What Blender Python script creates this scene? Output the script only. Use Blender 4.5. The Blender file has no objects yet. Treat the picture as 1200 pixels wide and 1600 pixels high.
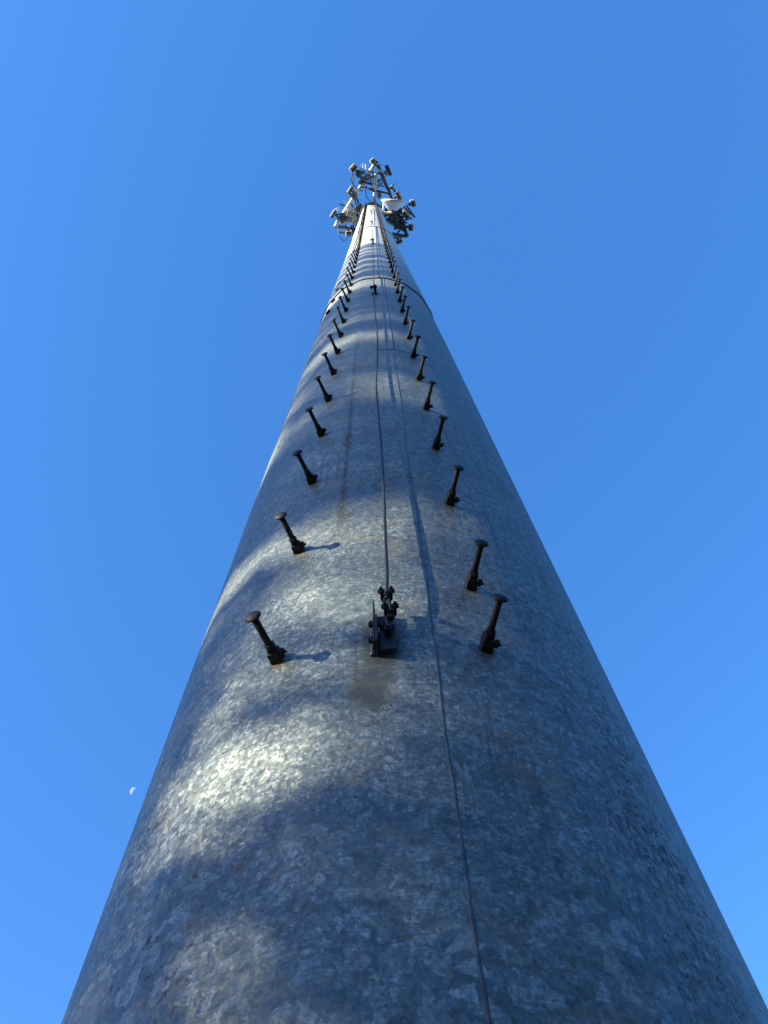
import bpy, bmesh, math, random
import numpy as np
from mathutils import Vector, Matrix
R = math.radians
random.seed(7); RNG = np.random.default_rng(7)
scene = bpy.context.scene
col = scene.collection

# ------------------------------------------------------------------ camera, sky, sun, exposure
EYE = 1.55                       # camera height above the ground
cam_d = bpy.data.cameras.new('camera'); cam = bpy.data.objects.new('camera', cam_d); col.objects.link(cam)
cam_d.sensor_fit = 'VERTICAL'; cam_d.sensor_height = 24.0; cam_d.lens = 24.0 * 1193.68 / 1600
cam_d.clip_start = 0.05; cam_d.clip_end = 12000
right = Vector((0.99888493, 0.04412294, -0.01679444)); up = Vector((0.04714211, -0.91295985, 0.40531708))
fwd = Vector((-0.00255113, 0.40565685, 0.91402189))
m = Matrix.Identity(4)
for i in range(3):
    m[i][0] = right[i]; m[i][1] = up[i]; m[i][2] = -fwd[i]
m[2][3] = EYE
cam.matrix_world = m
scene.camera = cam

SUN_AZ, SUN_EL = R(61), R(15)    # azimuth from -Y towards -X
H2 = Vector((-math.sin(SUN_AZ), -math.cos(SUN_AZ), 0))        # horizontal direction to the sun
SUN = Vector((H2.x * math.cos(SUN_EL), H2.y * math.cos(SUN_EL), math.sin(SUN_EL)))
world = bpy.data.worlds.new('World'); scene.world = world; world.use_nodes = True
wn = world.node_tree; wn.nodes.clear()
sky = wn.nodes.new('ShaderNodeTexSky'); sky.sky_type = 'NISHITA'; sky.sun_disc = False
sky.sun_elevation = SUN_EL; sky.sun_rotation = math.atan2(H2.x, H2.y)
sky.altitude = 200; sky.air_density = 1.0; sky.dust_density = 0.3; sky.ozone_density = 3.0
hsv = wn.nodes.new('ShaderNodeHueSaturation'); hsv.inputs['Saturation'].default_value = 1.25
hsv.inputs['Hue'].default_value = 0.5
tint = wn.nodes.new('ShaderNodeMix'); tint.data_type = 'RGBA'; tint.blend_type = 'MULTIPLY'; tint.inputs[0].default_value = 1.0; tint.inputs[7].default_value = (1.28, 0.93, 1.02, 1)
even_sky = wn.nodes.new('ShaderNodeMix'); even_sky.data_type = 'RGBA'; even_sky.inputs[0].default_value = 0.4; even_sky.inputs[7].default_value = (0.14, 0.544, 1.56, 1)
bg = wn.nodes.new('ShaderNodeBackground'); bg.inputs['Strength'].default_value = 0.15
wo = wn.nodes.new('ShaderNodeOutputWorld')
wn.links.new(sky.outputs[0], hsv.inputs['Color']); wn.links.new(hsv.outputs[0], tint.inputs[6]); wn.links.new(tint.outputs[2], even_sky.inputs[6]); wn.links.new(even_sky.outputs[2], bg.inputs[0]); wn.links.new(bg.outputs[0], wo.inputs[0])

sun_d = bpy.data.lights.new('sun', 'SUN'); sun_d.energy = 5.0; sun_d.angle = R(0.53); sun_d.color = (1.0, 0.86, 0.64)
sun = bpy.data.objects.new('sun', sun_d); col.objects.link(sun)
sun.rotation_euler = SUN.to_track_quat('Z', 'Y').to_euler(); sun.location = (-30, -20, 30)
vs = scene.view_settings
vs.view_transform = 'Standard'; vs.look = 'None'; vs.exposure = 1.74; vs.gamma = 1.0; vs.use_curve_mapping = False
scene.render.engine = 'CYCLES'

# ------------------------------------------------------------------ helpers
class Nodes:
    """tiny wrapper for writing node materials"""
    def __init__(s, name):
        s.m = bpy.data.materials.new(name); s.m.use_nodes = True
        s.t = s.m.node_tree; s.t.nodes.clear()
        s.out = s.t.nodes.new('ShaderNodeOutputMaterial')
    def n(s, kind, **kw):
        nd = s.t.nodes.new(kind)
        for k, v in kw.items(): setattr(nd, k, v)
        return nd
    def set(s, sock, v):
        if isinstance(v, bpy.types.NodeSocket): s.t.links.new(v, sock)
        elif v is not None: sock.default_value = v
    def math(s, op, a, b=None, c=None, clamp=False):
        nd = s.n('ShaderNodeMath', operation=op, use_clamp=clamp)
        for i, v in enumerate((a, b, c)):
            if v is not None: s.set(nd.inputs[i], v)
        return nd.outputs[0]
    def vmath(s, op, a, b=None, scale=None):
        nd = s.n('ShaderNodeVectorMath', operation=op)
        s.set(nd.inputs[0], a)
        if b is not None: s.set(nd.inputs[1], b)
        if scale is not None: s.set(nd.inputs['Scale'], scale)
        return nd.outputs[0]
    def ramp(s, v, stops, interp='LINEAR'):
        nd = s.n('ShaderNodeValToRGB'); cr = nd.color_ramp; cr.interpolation = interp
        while len(cr.elements) < len(stops): cr.elements.new(0.5)
        for e, (p, c) in zip(cr.elements, stops):
            e.position = p; e.color = (c, c, c, 1) if isinstance(c, (int, float)) else (*c, 1)
        s.set(nd.inputs[0], v); return nd.outputs[0]
    def mix(s, f, a, b, mode='MIX'):
        nd = s.n('ShaderNodeMix', data_type='RGBA', blend_type=mode)
        s.set(nd.inputs[0], f)
        for i, v in ((6, a), (7, b)):
            if isinstance(v, tuple) and len(v) == 3: v = (*v, 1)
            s.set(nd.inputs[i], v)
        return nd.outputs[2]
    def noise(s, vec, scale, detail=4, rough=0.55, dist=0.0, color=False):
        nd = s.n('ShaderNodeTexNoise'); s.set(nd.inputs['Vector'], vec)
        nd.inputs['Scale'].default_value = scale; nd.inputs['Detail'].default_value = detail
        nd.inputs['Roughness'].default_value = rough; nd.inputs['Distortion'].default_value = dist
        return nd.outputs[1 if color else 0]
    def voro(s, vec, scale, feature='F1'):
        nd = s.n('ShaderNodeTexVoronoi', feature=feature); s.set(nd.inputs['Vector'], vec)
        nd.inputs['Scale'].default_value = scale; return nd
    def coord(s, which='Object'):
        return s.n('ShaderNodeTexCoord').outputs[which]
    def mapping(s, vec, scale=(1, 1, 1), loc=(0, 0, 0)):
        nd = s.n('ShaderNodeMapping'); s.set(nd.inputs[0], vec)
        nd.inputs['Scale'].default_value = scale; nd.inputs['Location'].default_value = loc
        return nd.outputs[0]
    def principled(s, color, rough=0.5, metal=0.0, normal=None, spec=None):
        b = s.n('ShaderNodeBsdfPrincipled')
        if isinstance(color, tuple) and len(color) == 3: color = (*color, 1)
        s.set(b.inputs['Base Color'], color); s.set(b.inputs['Roughness'], rough); s.set(b.inputs['Metallic'], metal)
        if normal is not None: s.set(b.inputs['Normal'], normal)
        if spec is not None: b.inputs['Specular IOR Level'].default_value = spec
        s.t.links.new(b.outputs[0], s.out.inputs[0]); return b
    def bump(s, h, strength=0.3, dist=0.01, normal=None):
        nd = s.n('ShaderNodeBump'); nd.inputs['Strength'].default_value = strength; nd.inputs['Distance'].default_value = dist
        s.set(nd.inputs['Height'], h)
        if normal is not None: s.set(nd.inputs['Normal'], normal)
        return nd.outputs[0]

def simple_mat(name, c, rough=0.5, metal=0.0, var=0.25, scale=25, c2=None, bump=0.0):
    N = Nodes(name); co = N.coord('Object'); f = N.noise(co, scale, 5, 0.6)
    dark = c2 or tuple(x * (1 - var) for x in c)
    f2 = N.ramp(f, [(0.35, 0.0), (0.65, 1.0)])
    cc = N.mix(f2, dark, c)
    rr = N.math('MULTIPLY_ADD', f, 0.2, rough - 0.1)
    nm = N.bump(N.noise(co, scale * 6, 3), bump, 0.002) if bump else None
    N.principled(cc, rr, metal, nm); return N.m

def tag(o, label=None, cat=None, group=None, kind=None):
    if label: o['label'] = label
    if cat: o['category'] = cat
    if group: o['group'] = group
    if kind: o['kind'] = kind
    return o
def empty(name, loc):
    o = bpy.data.objects.new(name, None); o.empty_display_size = 0.2; o.location = loc; col.objects.link(o); return o
def wloc(o):
    v = Vector(o.location)
    while o.parent: o = o.parent; v += Vector(o.location)
    return v
def build(name, bm, mat, parent=None, smooth=False):
    """links bm (world coordinates) as one mesh object, a child of parent when given"""
    if parent is not None: bmesh.ops.translate(bm, verts=bm.verts, vec=-wloc(parent))
    me = bpy.data.meshes.new(name); bm.to_mesh(me); bm.free()
    if smooth:
        for p in me.polygons: p.use_smooth = True
    me.materials.append(mat)
    o = bpy.data.objects.new(name, me); col.objects.link(o); o.parent = parent; return o
def frame(origin, z_axis, x_hint=Vector((0, 0, 1))):
    z = Vector(z_axis).normalized(); x = Vector(x_hint) - z * Vector(x_hint).dot(z)
    if x.length < 1e-4: x = Vector((1, 0, 0)) - z * z.x
    x.normalize(); y = z.cross(x)
    mm = Matrix.Identity(4)
    for i in range(3): mm[i][0] = x[i]; mm[i][1] = y[i]; mm[i][2] = z[i]; mm[i][3] = origin[i]
    return mm
def box(bm, c, size, mat4=None, bevel=0.0):
    r = bmesh.ops.create_cube(bm, size=1.0); vv = r['verts']
    bmesh.ops.scale(bm, vec=size, verts=vv)
    if bevel:
        es = list({e for v in vv for e in v.link_edges})
        b = bmesh.ops.bevel(bm, geom=es, offset=bevel, segments=2, affect='EDGES', profile=0.6)
        vv = list({v for f in b['faces'] for v in f.verts} | {v for v in vv if v.is_valid})
    bmesh.ops.translate(bm, vec=c, verts=vv)
    if mat4 is not None: bmesh.ops.transform(bm, matrix=mat4, verts=vv)
    return vv
def rod(bm, a, b, r, seg=10, r2=None):
    a, b = Vector(a), Vector(b); L = (b - a).length
    rr = bmesh.ops.create_cone(bm, segments=seg, radius1=r, radius2=r if r2 is None else r2, depth=L, cap_ends=True)
    bmesh.ops.translate(bm, vec=(0, 0, L / 2), verts=rr['verts'])
    bmesh.ops.transform(bm, matrix=frame(a, b - a), verts=rr['verts'])
def lathe(bm, prof, mat4=None, seg=20):
    rings = []
    for (r, z) in prof:
        if r < 1e-6: rings.append([bm.verts.new((0, 0, z))])
        else: rings.append([bm.verts.new((r * math.cos(2 * math.pi * k / seg), r * math.sin(2 * math.pi * k / seg), z)) for k in range(seg)])
    for a, b in zip(rings[:-1], rings[1:]):
        for k in range(seg):
            k2 = (k + 1) % seg
            if len(a) == 1 and len(b) == 1: continue
            if len(a) == 1: bm.faces.new((a[0], b[k2], b[k])[::-1])
            elif len(b) == 1: bm.faces.new((a[k], a[k2], b[0]))
            else: bm.faces.new((a[k], a[k2], b[k2], b[k]))
    vv = [v for q in rings for v in q]
    if mat4 is not None: bmesh.ops.transform(bm, matrix=mat4, verts=vv)
def tube(bm, pts, r, seg=8):
    pts = [Vector(p) for p in pts]; rings = []
    prev = None
    for i, p in enumerate(pts):
        d = (pts[min(i + 1, len(pts) - 1)] - pts[max(i - 1, 0)]).normalized()
        F = frame(p, d, prev if prev is not None else Vector((0.3, 1, 0.1))); prev = F.col[0].to_3d()
        rad_ = r[i] if hasattr(r, '__len__') else r
        rings.append([bm.verts.new(F @ Vector((rad_ * math.cos(2 * math.pi * k / seg), rad_ * math.sin(2 * math.pi * k / seg), 0))) for k in range(seg)])
    for a, b in zip(rings[:-1], rings[1:]):
        for k in range(seg): bm.faces.new((a[k], a[(k + 1) % seg], b[(k + 1) % seg], b[k]))
    bm.faces.new(rings[0][::-1]); bm.faces.new(rings[-1])
def smooth_path(ctrl, n=8):
    """Catmull-Rom through the control points"""
    c = [Vector(p) for p in ctrl]; c = [c[0] * 2 - c[1]] + c + [c[-1] * 2 - c[-2]]; out = []
    for i in range(1, len(c) - 2):
        for k in range(n):
            t = k / n; a, b, d, e = c[i - 1], c[i], c[i + 1], c[i + 2]
            out.append(0.5 * ((2 * b) + (d - a) * t + (2 * a - 5 * b + 4 * d - e) * t * t + (3 * b - a - 3 * d + e) * t ** 3))
    out.append(c[-2]); return out

# ------------------------------------------------------------------ the monopole's own geometry (z here is measured from eye level)
AX = Vector((0.0, 2.2338, 0.0))
ZTOP = 48.5
def rad(z): return 0.94793 - 0.0070811 * z + 1.77713e-5 * z * z - 0.035 * min(1.0, max(0.0, (z - 9.0) / 10.0))
VERT0 = R(8.0); NF = 18
def surf_r(ph, z):
    f = 2 * math.pi / NF
    mm = abs(((ph - VERT0) % f) - f / 2); s = f / 2
    t = 0.35 * s                                       # past t the plate curves into the bend
    me = mm if mm < t else t + (mm - t) * (1 - 0.5 * (mm - t) / (s - t) * 0.98)
    return rad(z) * math.cos(s) / math.cos(me)
def on_pole(ph, z, out=0.0, side=0.0):
    """point at angle ph (0 faces the camera), height z, out metres off the face, side metres along it; world coordinates"""
    n = Vector((math.sin(ph), -math.cos(ph), 0)); t = Vector((math.cos(ph), math.sin(ph), 0))
    return AX + n * (surf_r(ph, z) + out) + t * side + Vector((0, 0, z + EYE))

# ------------------------------------------------------------------ materials
def galvanised():
    N = Nodes('galvanised_steel')
    uv = N.coord('UV')
    warp = N.noise(uv, 9, 3, 0.5, color=True)
    warp2 = N.noise(uv, 55, 2, 0.5, color=True)
    v1 = N.vmath('ADD', uv, N.vmath('SCALE', N.vmath('SUBTRACT', warp, (0.5, 0.5, 0.5)), scale=0.022))
    v1 = N.vmath('ADD', v1, N.vmath('SCALE', N.vmath('SUBTRACT', warp2, (0.5, 0.5, 0.5)), scale=0.012))
    sA = N.voro(v1, 56); sB = N.voro(v1, 125); sC = N.voro(v1, 27)
    sep = lambda c, k=0: (lambda q: (N.set(q.inputs[0], c), q.outputs[k])[1])(N.n('ShaderNodeSeparateColor'))
    a, b, c = sep(sA.outputs['Color']), sep(sB.outputs['Color'], 1), sep(sC.outputs['Color'], 2)
    big = N.noise(uv, 1.7, 5, 0.6)
    # flakes grow coarse low down and in patches
    uvs = N.n('ShaderNodeSeparateXYZ'); N.set(uvs.inputs[0], uv); u, v = uvs.outputs[0], uvs.outputs[1]
    low = N.math('SUBTRACT', 1.0, N.math('DIVIDE', N.math('SUBTRACT', v, 0.7), 0.8), clamp=True)
    patch = N.ramp(N.math('ADD', N.noise(uv, 3.1, 3), N.math('MULTIPLY', low, 0.22)), [(0.52, 0.0), (0.70, 1.0)])
    sp = N.math('ADD', N.math('MULTIPLY', a, 0.5), N.math('MULTIPLY', b, 0.5))
    sp = N.math('ADD', N.math('MULTIPLY', sp, N.math('SUBTRACT', 1.0, N.math('MULTIPLY', patch, 0.55))), N.math('MULTIPLY', c, N.math('MULTIPLY', patch, 0.55)))
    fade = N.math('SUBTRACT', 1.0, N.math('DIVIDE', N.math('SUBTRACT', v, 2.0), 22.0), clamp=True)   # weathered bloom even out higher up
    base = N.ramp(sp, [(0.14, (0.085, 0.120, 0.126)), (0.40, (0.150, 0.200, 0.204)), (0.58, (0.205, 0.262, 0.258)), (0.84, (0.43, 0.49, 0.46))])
    sunlit_lift = N.ramp(N.math('DIVIDE', v, 30.0), [(0.3, 0.0), (0.6, 1.0)])      # paler towards the top: full-sun brightness put into the zinc colour
    even = N.mix(sunlit_lift, (0.24, 0.30, 0.30), (0.50, 0.56, 0.55))
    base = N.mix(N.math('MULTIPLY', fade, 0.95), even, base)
    # horizontal brushing streaks from dipping and handling
    st = N.noise(N.mapping(uv, (2.5, 60, 1)), 3.0, 5, 0.65)
    base = N.mix(N.math('MULTIPLY', N.ramp(st, [(0.36, 0.45), (0.55, 0.0)]), fade), base, (0.07, 0.09, 0.095))
    mot = N.noise(N.mapping(uv, (30, 24, 1)), 1.0, 6, 0.75, 0.4)           # fine dirt mottling
    base = N.mix(N.math('MULTIPLY', fade, N.ramp(mot, [(0.38, 0.62), (0.52, 0.0)])), base, (0.055, 0.072, 0.078))
    # large weather patches
    base = N.mix(N.math('MULTIPLY', fade, N.ramp(big, [(0.38, 0.32), (0.6, 0.0)])), base, (0.10, 0.125, 0.13))
    # dark scuffs: clustered specks and scrapes
    spk = N.noise(N.mapping(uv, (60, 42, 1)), 1.0, 6, 0.75, 0.6)
    where = N.noise(uv, 2.3, 4, 0.6)
    # a band of scuffs along the bend left of the cable, and a broad worn band on the right
    bend = N.math('ABSOLUTE', N.math('SUBTRACT', u, R(-12) * 0.9))
    bandL = N.math('MULTIPLY', N.math('SUBTRACT', 1.0, N.math('DIVIDE', bend, 0.032), clamp=True), N.ramp(N.math('DIVIDE', v, 10.0), [(0.25, 0.0), (0.33, 1.0), (0.62, 0.8), (0.8, 0.0)]))
    bandR = N.math('SUBTRACT', 1.0, N.math('DIVIDE', N.math('ABSOLUTE', N.math('SUBTRACT', u, R(44) * 0.9)), 0.22), clamp=True)
    bandR = N.math('MULTIPLY', bandR, N.ramp(N.math('DIVIDE', v, 10.0), [(0.3, 1.0), (0.6, 0.0)]))
    s1 = N.math('ADD', spk, N.math('MULTIPLY', bandL, 0.26))
    s1 = N.math('ADD', s1, N.math('MULTIPLY', bandR, 0.04))
    s1 = N.math('ADD', s1, N.math('MULTIPLY', N.math('SUBTRACT', where, 0.5), 0.5))
    s1 = N.math('MULTIPLY', N.ramp(s1, [(0.60, 0.0), (0.68, 0.85)]), N.math('ADD', N.math('MULTIPLY', fade, 0.9), 0.0))
    base = N.mix(s1, base, (0.03, 0.032, 0.036))
    # two straight handling scratches near the seam
    def scratch(v0, ua, ub, tilt_):
        d = N.math('ABSOLUTE', N.math('SUBTRACT', N.math('SUBTRACT', v, v0), N.math('MULTIPLY', u, tilt_)))
        inside = N.math('MULTIPLY', N.math('GREATER_THAN', u, ua), N.math('LESS_THAN', u, ub))
        return N.math('MULTIPLY', inside, N.math('LESS_THAN', d, N.math('MULTIPLY', N.noise(uv, 30, 2), 0.008)))
    base = N.mix(N.math('MULTIPLY', scratch(3.36, 0.02, 0.27, 0.15), 0.8), base, (0.03, 0.03, 0.032))
    base = N.mix(N.math('MULTIPLY', scratch(1.635, -0.03, 0.10, 0.03), 0.25), base, (0.05, 0.05, 0.05))
    # fine vertical weather runs
    run = N.noise(N.mapping(uv, (38, 1.1, 1)), 1.0, 5, 0.7, 0.3)
    base = N.mix(N.math('MULTIPLY', N.ramp(run, [(0.53, 0.0), (0.66, 0.7)]), N.math('MULTIPLY', fade, N.ramp(N.math('ADD', N.noise(uv, 1.9, 2), N.math('MULTIPLY', u, 0.18)), [(0.44, 0.0), (0.6, 1.0)]))), base, (0.045, 0.047, 0.05))
    # long curved scrapes
    wv = N.vmath('ADD', uv, N.vmath('SCALE', warp, scale=0.5))
    scr = N.noise(N.mapping(wv, (1.2, 7, 1)), 2.2, 2, 0.4)
    scr = N.math('ABSOLUTE', N.math('SUBTRACT', scr, 0.47))
    scr = N.math('MULTIPLY', N.ramp(scr, [(0.0, 1.0), (0.010, 0.0)]), N.ramp(N.noise(uv, 1.3, 3), [(0.48, 0.0), (0.58, 1.0)]))
    base = N.mix(N.math('MULTIPLY', scr, N.math('MULTIPLY', fade, 0.6)), base, (0.04, 0.04, 0.044))
    # rust-brown blooms
    rs = N.noise(N.mapping(uv, (5, 9, 1), (3.1, 1.7, 0)), 1.0, 6, 0.7, 0.8)
    rs = N.ramp(rs, [(0.57, 0.0), (0.70, 0.65)])
    def bloom(uc, vc, su, sv):                      # brown water stains seen on the photographed faces
        d = N.math('ADD', N.math('POWER', N.math('DIVIDE', N.math('SUBTRACT', u, uc), su), 2.0), N.math('POWER', N.math('DIVIDE', N.math('SUBTRACT', v, vc), sv), 2.0))
        d = N.math('ADD', d, N.math('MULTIPLY', N.noise(N.mapping(uv, (14, 30, 1)), 1.0, 5, 0.7), 3.2))
        return N.ramp(N.math('DIVIDE', d, 4.0), [(0.30, 0.6), (0.52, 0.0)])
    for q in ((0.40, 1.44, 0.05, 0.035), (0.02, 2.62, 0.07, 0.10), (0.34, 0.86, 0.14, 0.02), (0.50, 0.83, 0.10, 0.02), (-0.10, 1.42, 0.03, 0.06), (0.47, 2.75, 0.06, 0.05), (0.10, 5.0, 0.04, 0.08), (0.05, 2.2, 0.06, 0.04)):
        rs = N.math('MAXIMUM', rs, bloom(*q))
    rs = N.math('MULTIPLY', rs, fade)
    base = N.mix(rs, base, (0.22, 0.19, 0.13))
    # rust weeping under each step bolt (rows at -23.3 and 18.2 degrees, 0.77 m apart)
    def drips(uc, v0):
        du = N.math('SUBTRACT', u, uc); k = N.math('DIVIDE', N.math('SUBTRACT', v, v0), 0.768)
        fr = N.math('MULTIPLY', N.math('SUBTRACT', k, N.math('ROUND', k)), 0.768)
        dv = N.math('ADD', fr, 0.018)
        d = N.math('SQRT', N.math('ADD', N.math('POWER', N.math('DIVIDE', du, 0.030), 2.0), N.math('POWER', N.math('DIVIDE', dv, 0.022), 2.0)))
        d = N.math('ADD', d, N.math('MULTIPLY', N.noise(uv, 60, 3), 0.8))
        return N.ramp(d, [(0.85, 0.75), (1.35, 0.0)])
    base = N.mix(drips(R(-23.3) * 0.9, 2.01), base, (0.20, 0.13, 0.065))
    base = N.mix(drips(R(18.2) * 0.9, 2.372), base, (0.20, 0.13, 0.065))
    # grey zinc touch-up paint sprayed around and below the cable bracket
    du = N.math('DIVIDE', N.math('SUBTRACT', u, -0.062), 0.055)
    dv = N.math('DIVIDE', N.math('SUBTRACT', v, 1.765), 0.105)
    g1 = N.math('ADD', N.math('POWER', du, 2.0), N.math('POWER', dv, 2.0))
    du = N.math('DIVIDE', N.math('SUBTRACT', u, -0.035), 0.055)
    dv = N.math('DIVIDE', N.math('SUBTRACT', v, 1.98), 0.16)
    g2 = N.math('ADD', N.math('POWER', du, 2.0), N.math('POWER', dv, 2.0))
    g = N.math('MINIMUM', g1, g2)
    g = N.math('ADD', g, N.math('MULTIPLY', N.noise(uv, 22, 4, 0.6), 1.2))
    spray = N.ramp(N.math('DIVIDE', g, 4.0), [(0.16, 0.86), (0.74, 0.0)], 'EASE')
    base = N.mix(spray, base, (0.034, 0.050, 0.066))
    clean = N.math('SUBTRACT', 1.0, spray)
    # flake facets tilt the reflection a little
    geo = N.n('ShaderNodeNewGeometry')
    tiltA = N.vmath('SCALE', N.vmath('SUBTRACT', sA.outputs['Color'], (0.5, 0.5, 0.5)), scale=0.22)
    tiltB = N.vmath('SCALE', N.vmath('SUBTRACT', sB.outputs['Color'], (0.5, 0.5, 0.5)), scale=0.24)
    tilt = N.vmath('SCALE', N.vmath('ADD', tiltA, tiltB), scale=N.math('MULTIPLY', N.math('MULTIPLY', fade, 0.9), clean))
    nrm = N.vmath('NORMALIZE', N.vmath('ADD', geo.outputs['Normal'], tilt))
    hgt = N.math('ADD', N.math('MULTIPLY', N.noise(uv, 3.5, 2), 6.0), N.math('MULTIPLY', N.noise(uv, 120, 3), 0.12))
    nrm = N.bump(hgt, 0.35, 0.004, nrm)
    rough = N.math('ADD', 0.45, N.math('MULTIPLY', sp, 0.14))
    rough = N.math('ADD', rough, N.math('MULTIPLY', N.math('ADD', spray, s1), 0.35), clamp=True)
    metal = N.math('MULTIPLY', N.math('SUBTRACT', 0.42, N.math('MULTIPLY', sunlit_lift, 0.2)), N.math('SUBTRACT', 1.0, N.math('MAXIMUM', N.math('MULTIPLY', spray, 0.8), N.math('MAXIMUM', s1, rs))))
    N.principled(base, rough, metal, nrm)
    return N.m
GALV = galvanised()
DARKZ = simple_mat('weathered_dark_zinc', (0.014, 0.016, 0.019), 0.6, 0.35, 0.45, 60, bump=0.3)
BOLT = simple_mat('rusty_dark_bolt_steel', (0.008, 0.009, 0.012), 0.65, 0.0, 0.5, 90, c2=(0.005, 0.005, 0.006), bump=0.4)
BRACK = simple_mat('dull_bracket_steel', (0.024, 0.025, 0.028), 0.5, 0.3, 0.4, 70, bump=0.3)
CABLE = simple_mat('steel_wire_rope', (0.025, 0.025, 0.027), 0.55, 0.3, 0.3, 200)
WELD = simple_mat('weld_bead', (0.12, 0.14, 0.14), 0.5, 0.5, 0.5, 30, bump=0.6)
LIP = simple_mat('dark_joint_edge', (0.05, 0.05, 0.055), 0.7, 0.1)
STEELW = simple_mat('bright_galvanised_tube', (0.60, 0.70, 0.78), 0.45, 0.12, 0.15, 12)
STEELG = simple_mat('grey_galvanised_angle', (0.13, 0.17, 0.21), 0.5, 0.25, 0.3, 12)
RADOME = simple_mat('white_radome', (0.72, 0.77, 0.83), 0.45, 0.0, 0.08, 6)
RADOMEY = simple_mat('ivory_radome', (0.70, 0.64, 0.48), 0.5, 0.0, 0.1, 6)
CAPM = simple_mat('dark_end_cap', (0.06, 0.075, 0.095), 0.6, 0.0, 0.3, 20)
BLACK = simple_mat('black_cable_jacket', (0.02, 0.02, 0.022), 0.5)
RRU = simple_mat('pale_radio_casting', (0.60, 0.64, 0.68), 0.5, 0.0, 0.12, 10)
RRUD = simple_mat('grey_radio_casting', (0.13, 0.15, 0.18), 0.5, 0.2, 0.2, 10)
BARK = simple_mat('grey_brown_bark', (0.13, 0.10, 0.075), 0.9, 0.0, 0.5, 8, bump=0.8)
CONC = simple_mat('concrete', (0.36, 0.35, 0.33), 0.85, 0.0, 0.3, 5, bump=0.4)
def leaf_mat(name, c1, c2):
    N = Nodes(name); f = N.noise(N.coord('Object'), 0.8, 4)
    cc = N.mix(N.ramp(f, [(0.35, 0.0), (0.65, 1.0)]), c1, c2)
    d = N.n('ShaderNodeBsdfDiffuse'); t = N.n('ShaderNodeBsdfTranslucent'); mx = N.n('ShaderNodeMixShader')
    N.set(d.inputs[0], cc); N.set(t.inputs[0], cc); mx.inputs[0].default_value = 0.12
    N.t.links.new(d.outputs[0], mx.inputs[1]); N.t.links.new(t.outputs[0], mx.inputs[2]); N.t.links.new(mx.outputs[0], N.out.inputs[0])
    return N.m
NEEDLE = leaf_mat('conifer_foliage', (0.024, 0.045, 0.02), (0.04, 0.07, 0.03))
LEAF = leaf_mat('broad_leaf_foliage', (0.05, 0.085, 0.03), (0.09, 0.12, 0.045))
def ground_mat():
    N = Nodes('dry_grass_and_gravel'); co = N.coord('Object')
    f = N.ramp(N.noise(co, 0.25, 6, 0.65), [(0.42, 0.0), (0.58, 1.0)]); g = N.noise(co, 14, 5, 0.7)
    c = N.mix(f, (0.03, 0.05, 0.02), (0.06, 0.062, 0.04)); c = N.mix(N.math('MULTIPLY', g, 0.5), c, (0.05, 0.05, 0.03))
    N.principled(c, 0.95, 0.0, N.bump(g, 0.5, 0.03)); return N.m

# ------------------------------------------------------------------ setting
bm = bmesh.new(); bmesh.ops.create_circle(bm, cap_ends=True, cap_tris=True, segments=96, radius=6000)
for f in bm.faces:
    if f.normal.z < 0: f.normal_flip()
tag(build('ground', bm, ground_mat()), kind='structure')

# ------------------------------------------------------------------ the monopole
base_w = AX.copy()
pole = tag(empty('monopole', base_w), 'tall tapering galvanised steel monopole seen from its foot, rising to the antennas', 'cell tower')
def section(z0, z1, lip, flare):
    """one many-sided tube section; from above the first the lower edge steps out over the one below"""
    segs = []
    f = 2 * math.pi / NF
    for k in range(NF):
        a = VERT0 + k * f
        for q in (0.0, 0.05, 0.10, 0.20, 0.36, 0.5, 0.64, 0.80, 0.90, 0.95): segs.append(a + q * f)
    segs = sorted(((s + math.pi) % (2 * math.pi)) - math.pi for s in segs)
    zs = [z0]; z = z0
    while z < z1 - 1e-6:
        z = min(z1, z + (0.15 if z < 3 else 0.4 if z < 12 else 1.0)); zs.append(z)
    bm = bmesh.new(); uvl = bm.loops.layers.uv.new('UVMap'); grid = []
    def ring(z, off):
        row = []
        for s in segs:
            r = surf_r(s, z) + off
            row.append(bm.verts.new((AX.x + r * math.sin(s), AX.y - r * math.cos(s), z + EYE)))
        return row
    for z in zs: grid.append((z, ring(z, flare * max(0.0, 1 - (z - z0) / 13.0))))
    n = len(segs)
    for (za, a), (zb, b) in zip(grid[:-1], grid[1:]):
        for k in range(n):
            k2 = (k + 1) % n
            fc = bm.faces.new((a[k], a[k2], b[k2], b[k])); fc.smooth = True
            sa = segs[k]; sb = segs[k2] if k2 else segs[k2] + 2 * math.pi
            for lp, (uu, vv) in zip(fc.loops, ((sa, za), (sb, za), (sb, zb), (sa, zb))): lp[uvl].uv = (uu * 0.9, vv)
    o = build('pole_section', bm, GALV, pole)
    if lip:
        bm = bmesh.new(); ra = ring_a = []
        pts_o = []; pts_i = []; pts_o2 = []; pts_i2 = []
        for s in segs:
            for lst, off, dz in ((pts_o, flare + 0.002, 0.0), (pts_i, 0.0005, 0.0), (pts_o2, flare + 0.002, -0.020), (pts_i2, 0.0005, -0.020)):
                r = surf_r(s, z0) + off
                lst.append(bm.verts.new((AX.x + r * math.sin(s), AX.y - r * math.cos(s), z0 + dz + EYE)))
        for k in range(n):
            k2 = (k + 1) % n
            bm.faces.new((pts_o2[k], pts_o2[k2], pts_o[k2], pts_o[k]))
            bm.faces.new((pts_i2[k], pts_i2[k2], pts_o2[k2], pts_o2[k]))
            bm.faces.new((pts_o[k], pts_o[k2], pts_i[k2], pts_i[k]))
        build('joint_shadow_edge', bm, LIP, o)  # rim coloured dark to carry the shadow line under the lip
    return o
JOINTS = [11.40, 24.9, 38.2]
s0 = section(-EYE + 0.06, JOINTS[0] + 0.6, False, 0.0)
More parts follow.
